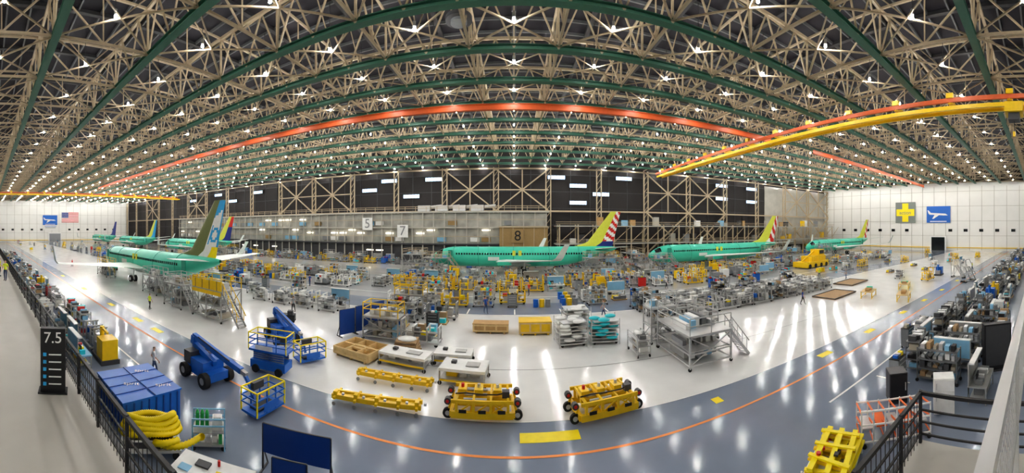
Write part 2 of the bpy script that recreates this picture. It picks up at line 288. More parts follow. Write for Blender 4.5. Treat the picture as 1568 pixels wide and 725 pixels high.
# ---------------------------------------------------------------- aircraft
def aircraft(name,loc,fin,body='green_primer'):
    root=bpy.data.objects.new(name,None); root.location=loc; COL.objects.link(root)
    st=[(0,.06,2.85),(.25,.5,2.87),(.7,.88,2.93),(1.3,1.18,3.02),(1.9,1.40,3.1),(2.6,1.60,3.17),(3.5,1.78,3.24),(4.6,1.9,3.28),(6,1.95,3.3)]
    xs=6
    while xs<25: xs+=1; st.append((xs,1.95,3.3))
    st+= [(27,1.88,3.38),(29,1.72,3.55),(31,1.5,3.78),(33,1.22,4.06),(35,.9,4.36),(36.5,.64,4.58),(37.6,.42,4.74),(38.3,.2,4.85)]
    n=28; b=MB(); vs=[]
    for x,r,z in st:
        for k in range(n):
            t=2*math.pi*k/n; vs.append((x,r*.965*math.cos(t),z+r*1.03*math.sin(t)))
    for i in range(len(st)-1):
        xc=(st[i][0]+st[i+1][0])/2
        for k in range(n):
            t=math.degrees(2*math.pi*(k+.5)/n); m=body
            if 1.2<xc<2.7 and (22<t<78 or 102<t<158): m='glass_dark'
            a=i*n+k; c=i*n+(k+1)%n
            b.add([vs[a],vs[c],vs[c+n],vs[a+n]],[(0,1,2,3)],m,True)
    for xj in(4.9,9.9,16.9,24,30):
        rr=1.965 if xj<26 else 1.64; zz=3.3 if xj<26 else 3.67
        pts=[(xj,rr*.965*math.cos(2*math.pi*k/24),zz+rr*1.03*math.sin(2*math.pi*k/24)) for k in range(25)]; b.tube(pts,.05,'green_seam',5)
    me=b.mesh('fuselage')
    bm=bmesh.new(); bm.from_mesh(me); bmesh.ops.remove_doubles(bm,verts=bm.verts,dist=.0008); bmesh.ops.recalc_face_normals(bm,faces=bm.faces); bm.to_mesh(me); bm.free()
    put(me,'fuselage',(0,0,0),parent=root)
    b=MB()
    for s in(-1,1):
        x=5.6
        while x<31:
            yy=s*1.84*(1 if x<26 else (1-(x-26)*.035)); b.box((x,yy,3.95),(.26,.06,.36),'glass_dark'); x+=.52
        for xd in(4.3,32): b.box((xd,s*(1.76 if xd<10 else 1.34),3.75),(.9,.12,1.8),'green_seam')
        b.box((17,s*1.87,4.1),(.6,.1,1.),'yellow_green'); b.box((18.2,s*1.87,4.1),(.6,.1,1.),'yellow_green')
        b.box((13,s*1.86,3.0),(2.2,.1,.7),'wing_grey')
    b.ball((17.5,0,2.0),1.,'wing_grey',8,(4.6,1.75,.75))
    put(b.mesh('cabin_windows'),'cabin_windows',(0,0,0),parent=root)
    def foil(secs,m,nm):
        b=MB(); n=12; R=[]
        for (xl,xt,y,z,th) in secs:
            c=xt-xl
            for k in range(n):
                t=2*math.pi*k/n; u=(1-math.cos(t))/2; yt=th*c*2.6*(math.sqrt(u)-u)*(1 if math.sin(t)>=0 else -.7)*.7
                R.append((xl+u*c,y,z+yt))
        for i in range(len(secs)-1):
            for k in range(n):
                b.add([R[i*n+k],R[i*n+(k+1)%n],R[(i+1)*n+(k+1)%n],R[(i+1)*n+k]],[(0,1,2,3)],m,True)
        b.add(R[-n:],[tuple(range(n))],m)
        put(b.mesh(nm),nm,(0,0,0),parent=root)
    for s in(-1,1):
        foil([(12.8,21.6,s*1.0,2.35,.13),(13.6,21.7,s*1.9,2.4,.13),(16.2,22.0,s*5.6,2.85,.12),(19.6,23.1,s*11.5,3.45,.11),(22.6,24.2,s*16.8,4.0,.10)],'wing_grey','wing')
        foil([(22.7,24.2,s*16.8,4.0,.08),(23.3,24.5,s*17.2,4.4,.08),(24.6,25.4,s*17.8,6.5,.08)],'wing_grey','winglet')
        foil([(33.2,37.0,s*.6,4.75,.09),(34.4,37.3,s*2.5,4.95,.09),(37.2,38.6,s*7.1,5.5,.08)],'wing_grey','tailplane')
    b=MB(); NU,NV=20,24
    def fp(u,v,s):
        z=5.05+v*7.45; le=31.2+v*5.9; te=37.4+v*1.9; 
        if v<.14: le-= (1-v/.14)*2.6
        x=le+u*(te-le); th=.24*(1-.6*v)*math.sqrt(max(0,u*(1-u)))*2
        return (x,s*th*.8,z)
    for s in(-1,1):
        for i in range(NU):
            for j in range(NV):
                q=[fp(i/NU,j/NV,s),fp((i+1)/NU,j/NV,s),fp((i+1)/NU,(j+1)/NV,s),fp(i/NU,(j+1)/NV,s)]
                b.add(q,[(0,1,2,3)],fin((i+.5)/NU,(j+.5)/NV),True)
    b.box((38.2,0,12.5),(2.1,.1,.08),fin(.3,.99))
    put(b.mesh('tail_fin'),'tail_fin',(0,0,0),parent=root)
    b=MB()
    def wheel(x,y,r): b.cyl((x,y-.18,r),(x,y+.18,r),r,'rubber',16); b.cyl((x,y-.2,r),(x,y+.2,r),r*.5,'white_paint',10)
    for s in(-1,1): wheel(4,s*.25,.35); 
    b.cyl((4,0,.35),(4,0,1.6),.1,'white_paint',8)
    for s in(-1,1):
        for d in(-.4,.4): wheel(19,s*2.86+d,.56)
        b.cyl((19,s*2.86,.5),(19,s*2.6,2.4),.16,'white_paint',8)
        b.box((15.2,s*4.8,2.35),(2.6,.35,.6),'green_primer')
    put(b.mesh('landing_gear'),'landing_gear',(0,0,0),parent=root)
    return root
def fin1(u,v):
    if u<.55: return 'olive'
    du=(u-.80)/.16; dv=(v-.42)/.13
    if v>.72+.4*(u-.6): return 'sky_blue'
    if (.60<u<.67 and .26<v<.6) or (.4<du*du+dv*dv<1): return 'sky_blue'
    if v<.22 and u>.78: return 'yellow_bright'
    return 'white_paint' if u<.93 else 'sky_blue'
def fin2(u,v):
    if u<.56: return 'yellow_green'
    w=(v*9+u*3.2)%1.6
    if v<.15: return 'navy'
    return 'red' if w<.8 else 'white_paint'
def fin3(u,v):
    if u<.62: return 'yellow_green'
    return 'red' if (v*6+u*4)%1.8<1. else 'white_paint'
def fin4(u,v): return 'yellow_green' if u<.55 else ('navy' if v<.6 else 'red')
def fin5(u,v): return 'yellow_green' if u<.6 else 'sky_blue'
def fin6(u,v): return 'navy'
aircraft('passenger_airplane',(-70.5,27,0),fin1)
aircraft('passenger_airplane',(-17,68,0),fin2)
aircraft('passenger_airplane',(28.7,68,0),fin3)
aircraft('passenger_airplane',(80.5,68,0),fin3)
aircraft('passenger_airplane',(-114,68,0),fin4)
aircraft('passenger_airplane',(-161,68,0),fin5)
aircraft('passenger_airplane',(-205,68,0),fin6)
# ---------------------------------------------------------------- props
def frame(b,w,d,h,m,t=.06,z0=0):
    for x in(-w/2,w/2):
        for y in(-d/2,d/2): b.box((x,y,z0+h/2),(t,t,h),m)
def rails(b,w,d,z,m,hh=1.1,open_side=None):
    for zz in(z+hh,z+hh*.55):
        for y in(-d/2,d/2): b.bar((-w/2,y,zz),(w/2,y,zz),.06,m)
        for x in(-w/2,w/2):
            if open_side=='x+' and x>0: continue
            b.bar((x,-d/2,zz),(x,d/2,zz),.06,m)
    k=max(1,int(w/1.2))
    for i in range(k+1):
        for y in(-d/2,d/2): b.box((-w/2+w*i/k,y,z+hh/2),(.06,.06,hh),m)
def casters(b,w,d,r=.12):
    for x in(-w/2,w/2):
        for y in(-d/2,d/2): b.cyl((x,y-.04,r),(x,y+.04,r),r,'rubber',10)
def goods(b,w,d,z,n,cols,hm=.4):
    for i in range(n):
        ww=w/n*random.uniform(.5,.9); h=random.uniform(.12,hm); b.box((-w/2+w*(i+.5)/n,random.uniform(-.1,.1)*d,z+h/2),(ww,d*random.uniform(.5,.85),h),random.choice(cols))
MISC=['white_paint','grey_paint','silver','dark_grey','cardboard','yellow_paint','blue_paint','mid_grey','lt_blue','parts_tan','grey_metal','yellow_bright','silver','parts_tan','red','mid_grey','grey_metal','turquoise']
def platform(w,d,h,fm='grey_metal',rm='yellow_paint',stairs=True,panel=False,load=True):
    b=MB(); casters(b,w,d); k=max(1,int(w/1.8)); 
    for i in range(k+1):
        for y in(-d/2,d/2): b.box((-w/2+w*i/k,y,h/2+.1),(.1,.1,h-.1),fm)
    for z in(.35,h*.5): 
        for y in(-d/2,d/2): b.bar((-w/2,y,z),(w/2,y,z),.09,fm)
        for x in(-w/2,w/2): b.bar((x,-d/2,z),(x,d/2,z),.09,fm)
    for i in range(k):
        x0=-w/2+w*i/k;x1=-w/2+w*(i+1)/k
        for y in(-d/2,d/2): b.bar((x0,y,.35),(x1,y,h),.06,fm); b.bar((x1,y,.35),(x0,y,h),.06,fm)
    b.box((0,0,h+.06),(w+.1,d+.1,.14),fm); b.box((0,0,h*.52),(w*.9,d*.9,.06),fm)
    if load:
        LC=['grey_metal','silver','parts_tan','mid_grey','white_paint','grey_paint','lt_blue','silver']
        goods(b,w*.85,d*.8,.3,6,LC,.8); goods(b,w*.85,d*.6,h*.52+.03,6,LC,.6); goods(b,w*.8,d*.5,h+.13,5,LC,.8)
    rails(b,w,d,h+.1,rm,1.1,'x+' if stairs else None)
    if panel:
        b.box((0,-d/2-.04,h+.6),(w,.04,.9),rm); b.box((0,-d/2-.06,h-.15),(w,.06,.35),rm)
        for i in range(k*2): b.box((-w/2+w*(i+.5)/(k*2),-d/2-.07,h+.6),(.06,.03,.9),'dark_grey')
    if stairs:
        L=h*.8; n=int(h/.22)
        for y in(-d/2+.1,-d/2+1.0):
            b.bar((w/2,y,h),(w/2+L,y,.08),.06,fm,.2); b.bar((w/2,y,h+1),(w/2+L,y,1.05),.05,rm)
            for q in range(4): t=(q+.5)/4; b.bar((w/2+L*t,y,h*(1-t)),(w/2+L*t,y,h*(1-t)+1.02),.04,rm)
        for i in range(n): t=(i+.5)/n; b.box((w/2+L*t,-d/2+.55,h*(1-t)),(.26,.86,.04),fm)
    return b
def rack(w=2.2,d=.9,h=2.,m='silver',cols=MISC):
    b=MB(); frame(b,w,d,h,m); casters(b,w,d,.1)
    for z in(.25,.25+(h-.4)/3,.25+(h-.4)*2/3,h-.12): b.box((0,0,z),(w,d,.05),m); 
    for z in(.28,.28+(h-.4)/3,.28+(h-.4)*2/3,h-.1): goods(b,w*.92,d*.9,z,6,cols,.4)
    b.bar((-w/2,d/2,.2),(w/2,d/2,h),.03,m); return b
def bench(m='white_paint',w=2.4,cols=MISC):
    b=MB(); frame(b,w,.9,.85,'grey_metal'); b.box((0,0,.88),(w+.1,1.,.07),m); b.box((0,0,.3),(w,.8,.04),'grey_metal'); goods(b,w*.9,.7,.92,6,cols,.4); goods(b,w*.8,.7,.32,4,cols)
    b.box((0,.45,1.5),(w,.05,1.1),random.choice(['grey_metal','lt_blue','white_paint','grey_paint'])); b.box((0,.3,2.05),(w,.3,.08),'white_paint')
    b.box((-w*.25,.1,1.25),(.5,.05,.35),'black'); b.box((-w*.25,.12,1.0),(.08,.08,.2),'black')
    for x in(-w/2,w/2): b.box((x,.45,1.3),(.06,.06,1.6),'grey_metal')
    return b
def cabinet(m,w=1.1,d=.6,h=1.3):
    b=MB(); casters(b,w*.85,d*.8,.08); b.box((0,0,.16+h/2),(w,d,h),m)
    n=5
    for i in range(n): b.box((0,-d/2-.012,.2+h*(i+.5)/n),(w*.92,.02,h/n*.85),m); b.box((0,-d/2-.035,.2+h*(i+.75)/n),(w*.7,.025,.03),'silver')
    b.box((0,0,.18+h),(w*1.03,d*1.03,.04),'rubber'); goods(b,w*.8,d*.7,.2+h,3,MISC,.25); return b
def jig(m='yellow_paint',w=3.,d=1.4,h=1.7):
    b=MB(); casters(b,w*.9,d*.8,.14)
    for y in(-d/2,d/2): b.bar((-w/2,y,.3),(w/2,y,.3),.14,m)
    for x in(-w/2,0,w/2): b.bar((x,-d/2,.3),(x,d/2,.3),.12,m)
    for x in(-w/2,-w/6,w/5,w/2):
        hh=h*random.uniform(.6,1); b.box((x,-d*.3,hh/2+.3),(.12,.12,hh),m); b.box((x,d*.3,hh/2+.3),(.12,.12,hh),m); b.bar((x,-d*.4,hh+.3),(x,d*.4,hh+.3),.1,m); b.bar((x,-d*.5,.3),(x,d*.3,hh),.07,m)
    b.bar((-w/2,-d*.3,h*.6),(w/2,-d*.3,h*.6),.08,m); b.box((w*.1,0,.55),(w*.4,d*.5,.4),'grey_paint'); b.box((-w*.28,0,.6),(.5,d*.5,.55),'silver'); goods(b,w*.8,d*.5,.75,4,MISC,.5); return b
def kitcart():
    b=MB(); casters(b,1.9,.9,.1); frame(b,2.,1.,1.5,'silver',.05); 
    for z in(.3,.75,1.2): b.box((0,0,z),(2.,1.,.04),'silver'); goods(b,1.8,.85,z+.03,4,['plastic_wrap','silver','white_paint','grey_metal','mid_grey','grey_paint','parts_tan'],.38)
    for z in(1.5,1.0): 
        for y in(-.5,.5): b.bar((-1,y,z),(1,y,z),.045,'silver')
    b.ball((.2,0,1.42),.36,'plastic_wrap',5,(1.6,.8,.5)); return b
def machine(m='yellow_paint'):
    b=MB(); b.box((0,0,.15),(2.2,1.3,.3),'dark_grey'); b.box((-.4,0,.95),(1.2,1.1,1.3),m); b.box((.65,0,.65),(.7,.9,.7),'grey_paint'); b.cyl((.65,0,1.),(.65,0,2.1),.16,m,10); b.bar((.65,0,2.),(-.5,0,1.9),.14,m); b.cyl((-.4,-.56,1.),(-.4,-.62,1.),.2,'black',12); b.box((-.7,-.57,1.35),(.35,.04,.3),'lt_blue'); b.box((-.05,-.57,1.35),(.3,.04,.25),'red')
    for i in range(4): b.box((-.4,-.57,.45+i*.09),(.8,.03,.03),'black')
    return b
def pallet():
    b=MB()
    for y in(-.5,0,.5): b.box((0,y,.06),(1.8,.12,.12),'wood')
    for k in range(6): b.box((-.8+k*.32,0,.14),(.22,1.2,.04),'wood_pale')
    for i in range(2):
        for j in range(2):
            h=random.uniform(.3,.9); m=random.choice(MISC); b.box((-.42+.84*i,-.28+.56*j,.16+h/2),(.72,.5,h),m); b.box((-.42+.84*i,-.28+.56*j,.17+h),(.5,.2,.03),'white_paint')
    return b
def drums():
    b=MB()
    for i in range(3):
        m=('blue_paint','yellow_paint','grey_paint')[i]; x=-.7+.7*i
        b.cyl((x,0,.02),(x,0,.88),.29,m,14)
        for z in(.03,.3,.6,.87): b.cyl((x,0,z-.015),(x,0,z+.015),.305,m,14)
    return b
def rollstairs(h=2.2):
    b=MB(); n=int(h/.22)
    for y in(-.45,.45):
        b.bar((-h*.45,y,.1),(h*.35,y,h),.06,'silver',.14); b.bar((h*.35,y,h),(h*.75,y,h),.06,'silver'); b.bar((h*.75,y,.12),(h*.75,y,h+1),.07,'silver'); b.bar((-h*.45,y,.9),(h*.35,y,h+1),.05,'silver'); b.bar((h*.35,y,h+1),(h*.75,y,h+1),.05,'silver'); b.bar((-h*.45,y,.15),(h*.75,y,.15),.07,'silver'); b.bar((h*.35,y,h),(h*.75,y,.2),.05,'silver')
    for i in range(n): t=(i+.5)/n; b.box((-h*.45+h*.8*t,0,.1+(h-.1)*t),(.25,.9,.04),'grey_metal')
    b.box((h*.55,0,h),(h*.42,.95,.06),'grey_metal'); b.cyl((h*.7,-.5,.12),(h*.7,.5,.12),.12,'rubber',10); b.cyl((-h*.4,-.5,.12),(-h*.4,.5,.12),.12,'rubber',10); return b
P={}
def reg(k,nm,f,n=1): P[k]=[(nm,x.mesh(nm)) for x in [f() for _ in range(n)]]
MUTE=['dark_grey','white_paint','black','grey_paint','silver','cardboard','mid_grey','black','grey_metal','parts_tan','mid_grey','lt_blue']
reg('rack','parts_rack',rack,6); reg('bench','workbench',bench,6); reg('benchg','workbench',lambda:bench('lt_blue'),2); reg('benchm','workbench',lambda:bench('grey_metal',2.4,MUTE),3)
reg('darkrack','parts_rack',lambda:rack(2.4,.9,2.0,'mid_grey',MUTE),4)
P['cab']=[('tool_cabinet',cabinet(m).mesh('tool_cabinet')) for m in('grey_paint','mid_grey','blue_paint','white_paint','dark_grey','red')]
P['cabg']=[('tool_cabinet',cabinet(m).mesh('tool_cabinet')) for m in('grey_paint','mid_grey','white_paint','dark_grey')]
reg('jig','assembly_jig',jig,4); P['jigg']=[('assembly_jig',jig(m).mesh('assembly_jig')) for m in('grey_metal','white_paint','silver')]
reg('kit','kitting_cart',kitcart,4); P['mach']=[('hydraulic_power_unit',machine(m).mesh('hydraulic_power_unit')) for m in('yellow_paint','grey_paint','white_paint','blue_paint')]
reg('stairs','rolling_stairs',rollstairs); P['plat']=[('work_platform',platform(3,1.6,h,'grey_metal',r,False).mesh('work_platform')) for h,r in((1.5,'silver'),(2.2,'yellow_paint'),(1.8,'yellow_paint'))]
reg('pallet','loaded_pallet',pallet,4); reg('drums','steel_drums',drums,1)
PEOPLE=[(-30,43.2),(22,45.2),(48,37.5),(-16,64.8),(2,45),(10,46),(33,37.8),(-45,43.2),(50,33),(-76,20),(-3,35.6),(25,57),(70,14.8),(-22,28.6),(40,57),(30.1,26),(-9,46),(-33,17.5),(9,33)]
SPOTS=PEOPLE[:]
def place(k,x,y,rz=0.,sc_=1.,z=0.):
    nm,me=random.choice(P[k]); return put(me,nm,(x,y,z),rz,sc_)
def region(x0,x1,y0,y1,kinds,dx=3.6,dy=2.6,p=.85,rot=True):
    x=x0+dx/2
    while x<=x1-dx/2+.01:
        y=y0+dy/2
        while y<=y1-dy/2+.01:
            if random.random()<p and not any(abs(x-a)<2.1 and abs(y-c)<1.4 for a,c in SPOTS) and not(54<x<68 and 46<y<54):
                k=random.choice(kinds); r=random.choice((0,math.pi)) if rot else 0
                place(k,x+random.uniform(-.1,.1),y+random.uniform(-.1,.1),r+random.uniform(-.05,.05))
            y+=dy
        x+=dx
ALL=['rack','bench','cab','jig','jigg','kit','mach','bench','rack','benchg','cab','pallet','drums']
region(-22,26,47,57,['mach','jig','jigg','bench','rack','kit','cab','jig','jig','pallet','drums','rack'],3.3,2.0,.9)
region(-15,18,37.4,43.6,['bench','benchg','rack','jigg','kit','jig','mach','pallet','cab','drums'],3.3,2.0,.82)
region(-12,-3.6,24.4,34,['rack','jigg','jigg','kit','benchm','cab','pallet','jigg','darkrack','plat'],3.25,1.9,1)
region(13,43,29.5,36.6,['kit','kit','kit','jigg','kit','darkrack'],2.6,1.75,.95,True)
region(-110,-18.7,3.4,9.2,['rack','bench','cab','kit','jigg','benchg','mach','pallet','rack','benchm'],3.1,1.9,.95)
region(30,125,3.4,9.4,['darkrack','bench','benchm','kit','jigg','mach','cabg','darkrack','pallet'],3.1,2.,.95)
region(-34,-14.3,30,34.5,['kit','benchm','jigg','kit','pallet'],3.3,2.2,.85)
region(-66,-24,44.5,57,['jig','bench','rack','jigg','mach','kit','cab','pallet','drums'],3.5,2.5,.8)
region(-66,-24,36.5,42,['jig','rack','mach','cab','pallet','drums'],4.2,2.7,.45)
region(-72,-34,32,34.6,['jig','rack','cab','bench','mach'],3.6,2.4,.7)
region(-140,-70,34,52,ALL,5,3.6,.6)
region(-200,-120,16,60,ALL,8,6,.4)
region(-140,125,79,87,ALL+['plat','plat'],3.9,2.6,.85)
region(-20,22,57.5,63,['jigg','bench','cab','kit','kit','mach'],3.6,2.6,.5)
region(26,80,57.5,63.5,['mach','jigg','kit','jig','cab'],3.8,2.6,.65)
region(26,100,46,56,['rack','jigg','mach','bench','kit','jig','pallet'],3.8,2.4,.7)
region(26,66,38.5,43.5,['rack','pallet','kit','cab','jig'],4.4,2.5,.3)
region(52,118,17,46,['kit','jigg','benchm','jig','pallet','mach'],6.5,5.2,.4)
region(-20,24,74,78,['bench','rack','jigg','cab'],4,2.,.7); region(26,75,74,78,['bench','rack','jig','cab'],4,2.,.7)
def dock(x,y,w,d,h,rm='yellow_paint',st=True,rz=0,fm='grey_metal',panel=False): return platform(w,d,h,fm,rm,st,panel).obj('work_platform',(x,y,0),rz)
dock(-26.4,21.6,4.6,2.6,2.9,'yellow_paint',True,0,'grey_metal',True); dock(-32.6,21.4,3.6,2.4,2.6,'silver',True); dock(-41,22.6,4,1.8,2.4,'silver'); dock(-60,22.5,5,1.8,2.2,'yellow_paint'); dock(-37,23.6,2.4,1.6,1.8,'silver',False)
dock(-15,64.2,5,2.4,3.2,'beige_steel'); dock(-20.5,68,4,5,3.6,'beige_steel',False); dock(17,64,7,2.4,3.2,'beige_steel'); dock(25,68,3,7,3.6,'beige_steel',False); dock(30,64.2,4,2.2,2.6,'silver'); dock(62,64,6,2.2,3.2,'beige_steel'); dock(84,64,6,2,3,'silver'); dock(-78,64,6,2,3.2,'beige_steel')
dock(12.1,20.6,3.2,4.8,2.1,'silver',True,0,'silver'); platform(2.2,1.6,2.7,'silver','silver',False).obj('work_platform',(11.4,24.6,0)); platform(2.,1.4,1.6,'grey_metal','silver',False).obj('work_platform',(14.6,23.2,0)); place('kit',8.8,22.6,1.57)
def boomlift():
    b=MB(); b.box((0,0,.55),(2.6,1.3,.45),'blue_paint'); b.box((-.2,0,1.0),(1.9,1.5,.55),'blue_paint'); b.box((-.9,0,1.2),(.7,1.55,.7),'dark_grey')
    for x in(-1,1):
        for y in(-.85,.85): b.cyl((x,y-.17,.42),(x,y+.17,.42),.42,'rubber',18); b.cyl((x,y-.18,.42),(x,y+.18,.42),.2,'grey_paint',12)
    b.bar((.9,0,1.15),(-1.3,0,1.75),.26,'blue_paint',.3); b.bar((-1.3,0,1.75),(-1.2,0,2.25),.35,'blue_paint'); b.bar((-1.3,0,2.25),(3.2,0,1.5),.26,'blue_paint',.3); b.bar((1.2,0,1.85),(3.6,0,1.42),.2,'grey_metal')
    b.bar((-.6,.2,1.3),(.8,.2,1.75),.12,'silver'); b.bar((-.6,-.17,2.35),(2.4,-.17,1.82),.05,'black'); b.bar((3.4,0,1.45),(3.9,0,.9),.16,'blue_paint'); b.bar((3.9,0,.9),(4.2,0,.35),.14,'blue_paint')
    b.box((4.8,0,.25),(1.1,1.9,.1),'blue_paint')
    for z in(.7,1.0,1.35):
        for y in(-.95,.95): b.bar((4.25,y,z),(5.35,y,z),.06,'blue_paint' if z<1.3 else 'yellow_bright')
        for x in(4.25,5.35): b.bar((x,-.95,z),(x,.95,z),.06,'blue_paint' if z<1.3 else 'yellow_bright')
    for x in(4.25,5.35):
        for y in(-.95,-.3,.3,.95): b.bar((x,y,.25),(x,y,1.35),.06,'yellow_bright' if abs(y)>.5 else 'blue_paint')
    b.box((4.4,0,1.2),(.2,.7,.35),'dark_grey'); b.box((5.37,0,.55),(.03,1.,.4),'blue_paint'); b.box((4.8,0,.33),(.6,1.2,.1),'dark_grey'); return b.mesh('boom_lift')
bl=boomlift(); put(bl,'boom_lift',(-16,12.3,0),math.radians(-2)); put(bl,'boom_lift',(-17.3,20.9,0),math.radians(-27))
b=MB(); b.box((0,0,.5),(2.4,1.1,.5),'blue_paint')
for x in(-.8,.8):
    for y in(-.55,.55): b.cyl((x,y-.1,.25),(x,y+.1,.25),.25,'rubber',14)
for k in range(4):
    z=.8+k*.13
    for y in(-.4,.4): b.bar((-1.05,y,z),(1.05,y,z+.1),.05,'blue_paint',.08); b.bar((-1.05,y,z+.1),(1.05,y,z),.05,'grey_metal',.08)
b.box((0,0,1.38),(2.6,1.2,.12),'blue_paint')
for z in(1.75,2.1,2.45):
    for y in(-.6,.6): b.bar((-1.3,y,z),(1.3,y,z),.055,'yellow_bright' if z>2.2 else 'blue_paint')
    for x in(-1.3,1.3): b.bar((x,-.6,z),(x,.6,z),.055,'yellow_bright' if z>2.2 else 'blue_paint')
for x in(-1.3,-.65,0,.65,1.3):
    for y in(-.6,.6): b.bar((x,y,1.4),(x,y,2.45),.05,'yellow_bright' if abs(x)>1 else 'blue_paint')
b.box((1.1,-.5,2.2),(.35,.25,.4),'dark_grey'); b.box((-.2,-.62,1.6),(1.2,.03,.28),'white_paint'); b.obj('scissor_lift',(-14.0,15.9,0),math.radians(14))
b=MB(); b.box((0,0,.73),(3.3,2.9,1.4),'blue_paint'); b.box((0,0,1.46),(3.4,3.,.08),'blue_paint')
for x in(-1.66,1.66):
    for k in range(8): b.box((x,-1.3+k*.37,.72),(.05,.06,1.35),'blue_dark')
for k in range(9): b.box((-1.5+k*.375,-1.46,.72),(.06,.05,1.35),'blue_dark')
for x in(-.8,.1,.9): b.bar((x,-1.5,1.51),(x,1.5,1.51),.03,'blue_dark')
b.bar((-1.7,0,1.52),(1.7,.1,1.52),.03,'blue_dark')
o=b.obj('blue_container',(-14.9,7.2,0)); text('sprit',.6,'white_paint',(1.70,-.4,.7),(math.pi/2,0,math.pi/2),'lettering',o,.003)
for k,(x,y) in enumerate(((.2,-.4),(-.9,.7),(1.,.9))): text('sprit',.42,'white_paint',(x,y,1.52),(0,0,math.radians(60)),'lettering_%d'%(k+2),o,.003)
b=MB(); casters(b,2,1.1,.14); b.box((0,0,.32),(2.4,1.2,.1),'white_paint'); frame(b,2.3,1.1,.75,'white_paint'); b.bar((-1.15,-.55,.72),(1.15,-.55,.72),.05,'white_paint'); b.bar((-1.15,.55,.72),(1.15,.55,.72),.05,'white_paint'); b.box((0,0,.5),(1.8,.9,.3),'dark_grey')
path=[]
for k in range(4):
    R=.50-.08*k; z0=.80+.17*k
    for i in range(70):
        t=2*math.pi*i/70; path.append(((R+.68)*math.cos(t),R*math.sin(t),z0+.17*i/70+.05*math.sin(3*t+k)))
fine=[]
for i in range(len(path)-1):
    p,q=Vector(path[i]),Vector(path[i+1]); fine.append(p); fine.append((p+q)/2)
b.tube(fine,[.11+(.028 if i%2 else -.012) for i in range(len(fine))],'hose_yellow',9)
fine=[(1.1-.9*math.sin(t*.08),-.7-.12*math.sin(t*.2),.75+.1*math.cos(t*.1)) for t in range(60)]; b.tube(fine,[.11+(.026 if i%2 else -.01) for i in range(60)],'hose_yellow',9)
b.obj('hose_cart',(-12.0,6.4,0),math.radians(62))
b=MB(); frame(b,1.3,.8,1.3,'lt_blue'); b.box((0,0,.2),(1.3,.8,.06),'grey_metal'); b.box((0,0,.72),(1.3,.8,.04),'grey_metal'); casters(b,1.2,.7,.1)
for z in(1.0,1.28): 
    for y in(-.4,.4): b.bar((-.65,y,z),(.65,y,z),.05,'lt_blue')
for i in range(3): b.cyl((-.48+i*.2,.1,.74),(-.48+i*.2,.1,1.3),.08,'grn_bottle',10); b.cyl((-.48+i*.2,.1,1.3),(-.48+i*.2,.1,1.42),.08,'grn_bottle',8,.03)
goods(b,1.2,.7,.22,5,['white_paint','grn_bottle','lt_blue','silver'],.42); b.box((.35,0,.95),(.4,.5,.4),'white_paint'); b.box((.35,-.1,1.2),(.3,.3,.15),'silver')
b.obj('supply_cart',(-11.0,8.6,0),math.radians(50))
def screen(x0,y0,x1,y1,zb,zt):
    L=math.hypot(x1-x0,y1-y0); b=MB(); b.box((0,0,(zb+zt)/2),(L,.06,zt-zb),'blue_dark')
    b.bar((-L/2,0,zt),(L/2,0,zt),.05,'dark_grey')
    for x in(-L/2,L/2): b.bar((x,0,0),(x,0,zt),.06,'dark_grey'); b.bar((x,-.4,.04),(x,.4,.04),.06,'dark_grey'); b.bar((x,.4,.04),(x,0,.9),.04,'dark_grey')
    b.obj('partition_screen',((x0+x1)/2,(y0+y1)/2,0),math.atan2(y1-y0,x1-x0))
screen(-8.5,9.2,-6.,9.9,.7,1.75); screen(-7.3,8.35,-6.2,8.75,.3,1.45)
for i in range(3):
    x0,y0=-13.8+i*.75,24.2+i*1.45; screen(x0,y0,x0+.7,y0+1.35,.15,2.2+.1*i)
b=MB(); frame(b,2.6,1.2,.85,'grey_metal'); b.box((0,0,.88),(2.7,1.3,.08),'white_paint'); b.box((.5,-.1,.94),(.7,.4,.04),'yellow_bright'); b.box((-.4,.2,.95),(.5,.3,.06),'dark_grey'); b.box((-.9,-.2,.94),(.4,.3,.03),'lt_blue'); b.cyl((.1,.4,.92),(.1,.4,1.1),.05,'red',10); b.obj('work_table',(-8.7,6.9,0),math.radians(25))
